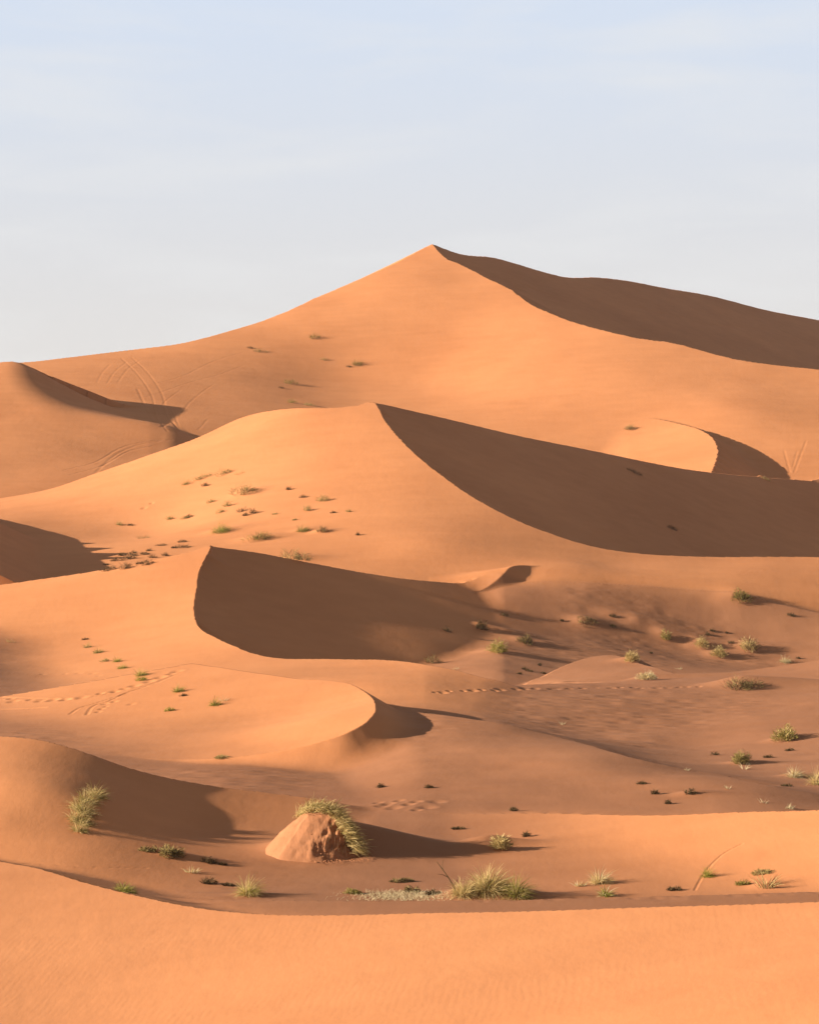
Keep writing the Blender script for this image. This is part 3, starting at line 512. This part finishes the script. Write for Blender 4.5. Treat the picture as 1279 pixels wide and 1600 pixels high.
def fill(mb,kind,w,h,n,gx,gy,rnd):
    """blades of one plant, w wide and h high, standing on ground that slopes by gx, gy"""
    lob=2+int(w*7)%3
    for _ in range(n):
        an=rnd.uniform(0,2*math.pi); rr=math.sqrt(rnd.random()); cx,cy=math.cos(an),math.sin(an)
        if kind=='tussock':       # grass fountain
            r0=rr*w*.26; x,y=cx*r0,cy*r0*.8; out=rnd.uniform(.2,1.15)*rr+.08
            d=Vector((cx*out+rnd.gauss(0,.22)+.1,cy*out+rnd.gauss(0,.22),1)); ln=h*rnd.uniform(.5,1.1)*(1.1-.35*rr)
            mb.blade(Vector((x,y,gx*x+gy*y-.04)),d,Vector((cx*out*1.3+.35,cy*out*1.1,-rnd.uniform(.7,2.9)*(out+.25)-.15)),ln*1.25,rnd.uniform(.016,.034),4)
        elif kind=='shrub':       # rounded bush: sprigs all through a dome
            th=rnd.random()**.7; hh=math.sqrt(max(0,1-rr*rr)); lump=.82+.2*math.sin(3*an+w*7)+.12*math.sin(7*an)
            k=rnd.uniform(.45,1)**.6; x,y,z=cx*rr*w*.54*lump*k,cy*rr*w*.45*lump*k,h*(hh*.85*th+.05)*k*lump
            d=Vector((cx*rr*.9+rnd.gauss(0,.35),cy*rr*.9+rnd.gauss(0,.35),.75+rnd.gauss(0,.3)))
            mb.blade(Vector((x,y,z+gx*x+gy*y)),d,Vector((cx*.3,cy*.3,-.2)),h*rnd.uniform(.12,.30),rnd.uniform(.025,.055),2)
        elif kind=='sparse':      # a few wisps
            r0=rr*w*.3; x,y=cx*r0,cy*r0*.6
            mb.blade(Vector((x,y,gx*x+gy*y-.03)),Vector((cx*.5+rnd.gauss(0,.25),cy*.4+rnd.gauss(0,.25),1)),Vector((cx*.5+.2,cy*.4,-rnd.uniform(0,.8))),h*rnd.uniform(.45,1.1),rnd.uniform(.02,.04),3)
        elif kind=='mat':         # low flat cushion
            q=rnd.randrange(lob); lx=(math.sin(q*2.4+w*5)*.26)*w; ly=math.cos(q*3.7+w*3)*.1*w; ls=(.35+.3*abs(math.sin(q*5.1+w*9)))
            x,y=lx+cx*rr*w*.5*ls,ly+cy*rr*w*.35*ls; z=h*(1-rr*rr)*rnd.uniform(.05,.75)*(.5+ls)
            mb.blade(Vector((x,y,z+gx*x+gy*y-.02)),Vector((cx*.7+rnd.gauss(0,.45),cy*.6+rnd.gauss(0,.45),.9)),Vector((.3,0,-.5)),max(.14,h*rnd.uniform(.35,.85)),rnd.uniform(.02,.05),2)
def stems(mb,w,h,n,gx,gy,rnd):
    for _ in range(n):
        an=rnd.uniform(0,6.28); o=rnd.uniform(.1,.8)
        mb.blade(Vector((0,0,-.05)),Vector((math.cos(an)*o,math.sin(an)*o,1)),Vector((math.cos(an)*.3,math.sin(an)*.3,0)),h*rnd.uniform(.5,.9),.03,3)
def plant(name,a,b,wp,hp,kind,mats,label,cat,group,dens=1.0):
    p,gx,gy=ground(a,b); s=p.y/F; w,h=wp*s,hp*s; seed=int(a*13+b*7); rnd=random.Random(seed); random.seed(seed)
    base={'tussock':420,'shrub':760,'sparse':46,'mat':240}[kind]
    n=int(base*dens*min(2.2,max(.5,(wp/28)**.9)))
    if wp<17 or len(mats)==1 and kind!='shrub':
        mb=MB(); fill(mb,kind,w,h,n,gx,gy,rnd); o=mb.build(name,mats[0],None,p); return tag(o,label,cat,group)
    r=bpy.data.objects.new(name,None); link(r); r.location=p; r.empty_display_size=.2; tag(r,label,cat,group)
    part={'green':'green_blades','straw':'dry_blades','olive':'olive_blades','dark':'twigs','bright':'fresh_blades','pale':'pale_blades'}
    for k,m in enumerate(mats):
        mb=MB(); fill(mb,kind,w,h,max(30,int(n*(.68 if k==0 else .32/(len(mats)-1)) if len(mats)>1 else n)),gx,gy,rnd); mb.build(part[m],m,r)
    if kind=='shrub':
        mb=MB(); stems(mb,w,h,26,gx,gy,rnd); mb.build('stems','dark',r)
    return r
jit=random.Random(77)
for args in PLANTS:
    if args[0]=='dry_stub': args=(args[0],args[1]+jit.uniform(-6,6),args[2]+jit.uniform(-3,3),args[3]*jit.uniform(.55,1.5),args[4]*jit.uniform(.8,1.9))+args[5:]
    plant(*args)
# ------------------------------------------------------------------ plants that are more than one clump
def clumps(name,spots,mats,label,cat,group,dens=1.0):
    """one bush that sprawls along the sand: several clumps, one mesh for each kind of blade"""
    p0=ground(*spots[0][:2])[0]; r=bpy.data.objects.new(name,None); link(r); r.location=p0; tag(r,label,cat,group)
    part={'green':'green_blades','straw':'dry_blades','olive':'olive_blades','bright':'fresh_blades'}
    for k,m in enumerate(mats):
        mb=MB()
        for q,(a,b,wp,hp) in enumerate(spots):
            p,gx,gy=ground(a,b); s=p.y/F; rnd=random.Random(q*7+k); random.seed(q*11+k); v0=len(mb.v)
            fill(mb,'tussock',wp*s,hp*s,int(150*dens*(1 if k==0 else .5)),gx,gy,rnd); o=p-p0
            mb.v[v0:]=[(x+o.x,y+o.y,z+o.z) for x,y,z in mb.v[v0:]]
        mb.build(part[m],m,r)
clumps('grass_tussock',[(150,1246,36,24),(136,1254,40,26),(124,1266,36,26),(132,1272,40,24),(120,1284,34,24),(130,1289,36,22),(124,1300,30,20)],('straw','olive','green'),'tall straw and green grass trailing down the flank of the shaded dune','grass tussock',V,1.0)
# mound held together by grass, its front cut away
def dense3(c,n):
    c=np.array(c); t=np.linspace(0,1,len(c)); u=np.linspace(0,1,n); return np.stack([np.interp(u,t,c[:,k]) for k in range(3)],-1)
from mathutils import noise as mnoise
def grassy_mound():
    p,gx,gy=ground(505,1343); s=p.y/F; r=bpy.data.objects.new('grassy_mound',None); link(r); r.location=p+Vector((0,.6,0)); tag(r,'eroded orange sand mound with grass hanging over its crest','mound',V)
    crest=[(-1.0,2.6,.9),(-.95,1.7,1.4),(-.75,.9,1.72),(-.4,.6,1.84),(0,.45,1.86),(.35,.25,1.74),(.62,.05,1.45),(.85,-.12,1.1),(1.05,-.25,.72),(1.22,-.3,.35)]
    xs=np.linspace(-3.4,2.4,180); ys=np.linspace(-2.2,5.0,180); gxx,gyy=np.meshgrid(xs,ys); z=np.full(gxx.shape,-9.)
    cut=.9*vnoise(gxx*1.8+5,gyy*1.5+2,31)
    for x,y,h in dense3(crest,40):
        dx,dy=gxx-x,gyy-y; d=np.sqrt(dx*dx+dy*dy)+1e-6; fr=np.clip(-dy/d,0,1)*np.clip(.75+dx/d,0,1.2); rt=np.clip(dx/d,0,1)
        z=np.maximum(z,h-d*(.66+.1*rt+1.2*fr*(1+.9*cut)+.55*rt*(1-fr))-.15*d*d+.05*np.exp(-d*3))
    rg=np.clip((gxx*.9-gyy*.8+.2+.7*np.clip(1.0-z,0,1)*(gyy<.3))*1.2,.2,1); z+=.14*vnoise(gxx*1.5,gyy*1.5,33)-.08
    edge=np.minimum(np.minimum(gxx-xs[0],xs[-1]-gxx),np.minimum(gyy-ys[0],ys[-1]-gyy)); z=np.maximum(z,-.5)-np.clip(.3-edge,0,1)
    zy,zx=np.gradient(z,ys,xs); nn=np.stack([-zx,-zy,np.ones_like(z)],-1); nn/=np.linalg.norm(nn,axis=-1,keepdims=True)
    P3=np.stack([gxx,gyy,z],-1).reshape(-1,3); D=np.array([.34*mnoise.noise(Vector(p)*1.7)+.22*mnoise.noise(Vector(p)*4.1)+.12*abs(mnoise.noise(Vector(p)*8.3))+.06*mnoise.noise(Vector(p)*17)+.03*mnoise.noise(Vector(p)*34) for p in P3.tolist()])
    D*=rg.reshape(-1)*np.clip(z.reshape(-1)*1.6+.1,0,1); P3=P3+nn.reshape(-1,3)*(D*.62)[:,None]; v=P3.tolist(); nx=len(xs); f=[(i*nx+k,i*nx+k+1,(i+1)*nx+k+1,(i+1)*nx+k) for i in range(len(ys)-1) for k in range(nx-1)]
    me=bpy.data.meshes.new('mound'); me.from_pydata(v,[],f); me.materials.append(MOUND); me.polygons.foreach_set('use_smooth',[True]*len(f)); o=bpy.data.objects.new('mound',me); link(o); o.parent=r
    q=random.Random(12); cv=[];cf=[]
    for _ in range(140):                                            # crumbled sand at the foot of the cut
        a=q.uniform(-3.0,-.1); k=q.uniform(.75,1.6); x,y=.5+1.05*k*math.cos(a),-.15+.95*k*math.sin(a); sz=q.uniform(.01,.035); b=len(cv); fx=np.clip((x-xs[0])/(xs[-1]-xs[0])*(nx-1),0,nx-1); fy=np.clip((y-ys[0])/(ys[-1]-ys[0])*(len(ys)-1),0,len(ys)-1); zz=max(float(z[int(fy),int(fx)]),-.02)
        for ux,uy,uz in ((1,0,0),(-1,0,0),(0,1,0),(0,-1,0),(0,0,1),(0,0,-1),(.7,.6,.5),(-.6,.6,.6),(.5,-.7,.6)): cv.append((x+ux*sz*q.uniform(.7,1.4),y+uy*sz*q.uniform(.7,1.4),zz+uz*sz*q.uniform(.5,1)))
        cf+=[tuple(b+i for i in t) for t in ((0,6,4),(0,2,6),(2,7,6),(6,7,4),(2,1,7),(7,1,4),(1,3,4),(3,8,4),(8,0,4),(3,0,8),(0,5,2),(2,5,1),(1,5,3),(3,5,0))]
    me=bpy.data.meshes.new('crumbs'); me.from_pydata(cv,[],cf); me.materials.append(MOUND); o=bpy.data.objects.new('crumbs',me); link(o); o.parent=r; o['kind']='stuff'
    path=[tuple(c) for c in dense3(crest[1:],15)]
    for nm,m,n,seed in (('dry_blades','straw',120,1),('olive_blades','olive',70,2),('green_blades','green',25,4)):
        mb=MB(); q=random.Random(seed); random.seed(seed)
        for i,(x,y,z) in enumerate(path):
            low=i/len(path)
            for _ in range(n):
                d=Vector((q.gauss(.25+.5*low,.4),q.gauss(-.25,.4),1-.5*low)); b=Vector((x+q.gauss(0,.13),y+q.gauss(0,.16),z+q.gauss(0,.05)-.05))
                mb.blade(b,d,Vector((q.gauss(.5,.4),q.gauss(-.4,.4),-q.uniform(.5,1.9))),q.uniform(.3,.72),q.uniform(.02,.04),4)
        mb.build(nm,m,r)
    mb=MB(); q=random.Random(9); random.seed(9)
    for _ in range(46):                                            # bare roots hanging from the cut front
        a=q.uniform(-2.4,-.5); x,y=.55+.6*math.cos(a),-.05+.45*math.sin(a)
        mb.blade(Vector((x,y,q.uniform(.5,.95))),Vector((math.cos(a)*.6,math.sin(a)*.7,-.6)),Vector((0,0,-1.2)),q.uniform(.3,.7),.02,3)
    mb.build('roots','dark',r)
MOUND=sand_material('mound_sand',(.31,.135,.063),(.41,.18,.084),0)
grassy_mound()
# leaning dead stick
def tube(pts,rad,n=6):
    v=[];f=[]
    for i,(p,rr) in enumerate(zip(pts,rad)):
        d=(Vector(pts[min(i+1,len(pts)-1)])-Vector(pts[max(i-1,0)])).normalized(); u=d.cross(Vector((0,1,.1))).normalized(); w=d.cross(u)
        for k in range(n): v.append(tuple(Vector(p)+u*rr*math.cos(6.283*k/n)+w*rr*math.sin(6.283*k/n)))
    for i in range(len(pts)-1):
        for k in range(n): f.append((i*n+k,i*n+(k+1)%n,(i+1)*n+(k+1)%n,(i+1)*n+k))
    f.append(tuple(range(len(v)-n,len(v)))); return v,f
p,_,_=ground(713,1397); st=MB()
for pts,rad in (([(0,0,-.1),(-.12,.03,.25),(-.3,.05,.55),(-.5,.1,.82),(-.72,.1,1.12)],[.026,.024,.02,.016,.008]),([(-.3,.05,.55),(-.5,-.02,.66),(-.72,-.05,.7)],[.014,.01,.005]),([(-.5,.1,.82),(-.52,.2,1.0),(-.48,.25,1.16)],[.012,.009,.005]),([(-.12,.03,.25),(.02,.1,.42),(.06,.12,.56)],[.012,.009,.005])):
    v,f=tube(pts,rad); b=len(st.v); st.v+=v; st.f+=[tuple(i+b for i in q) for q in f]
tag(st.build('dead_branch','dark',None,p),'leaning forked dead stick beside the straw tussocks','branch',V)
# low grass strip that nobody could count
mb=MB(); q=random.Random(21); random.seed(21); p0=ground(625,1402)[0]
for _ in range(2600):
    a=q.gauss(628,38) if q.random()<.8 else q.uniform(560,705); b=q.uniform(1394,1407)
    g,gx,gy=ground(a,b); o=g-p0+Vector((q.uniform(-.15,.15),q.uniform(-.3,.3),-.02))
    mb.blade(o,Vector((q.gauss(0,.5),q.gauss(0,.5),.7)),Vector((.2,0,-.6)),q.uniform(.06,.2),q.uniform(.015,.03),2)
tag(mb.build('low_grass','pale',None,p0),'thin pale green grass creeping along the nearest edge of the valley','grass',None,'stuff')
# ------------------------------------------------------------------ light, sky, air, camera
sv=Vector((-math.cos(SUN_E)*math.cos(SUN_A),-math.cos(SUN_E)*math.sin(SUN_A),math.sin(SUN_E)))
w=bpy.data.worlds.new('World'); sc.world=w; w.use_nodes=True; nt=w.node_tree; N=nt.nodes.new; K=nt.links.new; bg=nt.nodes['Background']
sky=N('ShaderNodeTexSky'); sky.sky_type='NISHITA'; sky.sun_disc=False; sky.sun_elevation=SUN_E; sky.sun_rotation=math.atan2(sv[0],sv[1]); sky.dust_density=1.5
tc=N('ShaderNodeTexCoord'); sp=N('ShaderNodeSeparateXYZ'); K(tc.outputs['Generated'],sp.inputs[0])
def ramp(a,b,o0=0,o1=1):
    m=N('ShaderNodeMapRange'); m.interpolation_type='SMOOTHSTEP'; m.inputs[1].default_value=a; m.inputs[2].default_value=b; m.inputs[3].default_value=o0; m.inputs[4].default_value=o1; K(sp.outputs[2],m.inputs[0]); return m.outputs[0]
def mix(f,a,b):
    m=N('ShaderNodeMix'); m.data_type='RGBA'; K(f,m.inputs[0])
    for i,v in ((6,a),(7,b)):
        if isinstance(v,tuple): m.inputs[i].default_value=(*v,1)
        else: K(v,m.inputs[i])
    return m.outputs[2]
haze=mix(ramp(.02,.19),(6.15,6.02,5.95),(5.4,6.1,7.25))                       # milky near the horizon, bluer above
mp=N('ShaderNodeMapping'); mp.inputs['Scale'].default_value=(5,5,26); mp.inputs['Rotation'].default_value=(0,.06,0); K(tc.outputs['Generated'],mp.inputs['Vector'])
nz=N('ShaderNodeTexNoise'); nz.inputs['Scale'].default_value=1.6; nz.inputs['Detail'].default_value=5; nz.inputs['Roughness'].default_value=.55; nz.inputs['Distortion'].default_value=.4; K(mp.outputs[0],nz.inputs['Vector'])
cm=N('ShaderNodeMapRange'); cm.inputs[1].default_value=.45; cm.inputs[2].default_value=.72; cm.inputs[4].default_value=.55; K(nz.outputs[0],cm.inputs[0])
veil=mix(cm.outputs[0],haze,(6.6,6.65,6.75))                                  # thin cloud
dim=N('ShaderNodeMapRange'); dim.inputs[1].default_value=-.4; dim.inputs[2].default_value=.6; dim.inputs[3].default_value=.35; dim.inputs[4].default_value=1; K(sp.outputs[1],dim.inputs[0])   # unseen sky behind the camera dimmed to deepen the shade
dv=N('ShaderNodeVectorMath'); dv.operation='SCALE'; K(veil,dv.inputs[0]); K(dim.outputs[0],dv.inputs['Scale'])
warm_top=N('ShaderNodeMix'); warm_top.data_type='RGBA'; warm_top.inputs[0].default_value=.6; K(sky.outputs[0],warm_top.inputs[6]); warm_top.inputs[7].default_value=(2.6,2.3,2.05,1)   # unseen upper sky warmed to take the blue out of the shade
K(mix(ramp(.165,.24),dv.outputs[0],warm_top.outputs[2]),bg.inputs[0]); bg.inputs[1].default_value=.05
me=bpy.data.meshes.new('haze'); b=3100; lo_,hi_=-28.5,62
me.from_pydata([(x,y+300,z) for z in (lo_,hi_) for x,y in ((-b,-b),(b,-b),(b,b),(-b,b))],[],[(3,2,1,0),(4,5,6,7),(0,1,5,4),(1,2,6,5),(2,3,7,6),(3,0,4,7)])
hm=bpy.data.materials.new('desert_haze'); hm.use_nodes=True; ht=hm.node_tree; ht.nodes.remove(ht.nodes['Principled BSDF']); pv=ht.nodes.new('ShaderNodeVolumePrincipled')
pv.inputs['Color'].default_value=(.9,.88,.86,1); pv.inputs['Density'].default_value=.00005; ht.links.new(pv.outputs[0],ht.nodes['Material Output'].inputs['Volume']); me.materials.append(hm)
o=bpy.data.objects.new('haze',me); link(o); tag(o,'thin dusty air over the whole desert','haze',None,'stuff')
l=bpy.data.lights.new('sun','SUN'); l.energy=5; l.angle=math.radians(.53); l.color=(1,.87,.72); lo=bpy.data.objects.new('sun',l); link(lo); lo.rotation_euler=sv.to_track_quat('Z','Y').to_euler()
cam=bpy.data.cameras.new('camera'); co_=bpy.data.objects.new('camera',cam); link(co_); sc.camera=co_; co_.rotation_euler=(math.pi/2,0,0)
cam.sensor_fit='AUTO'; cam.sensor_width=36; cam.lens=F*36/1600; cam.shift_y=(HY-800)/1600; cam.clip_start=1; cam.clip_end=20000
vs=sc.view_settings; vs.view_transform='Standard'; vs.look='None'; vs.exposure=1.3; vs.gamma=1
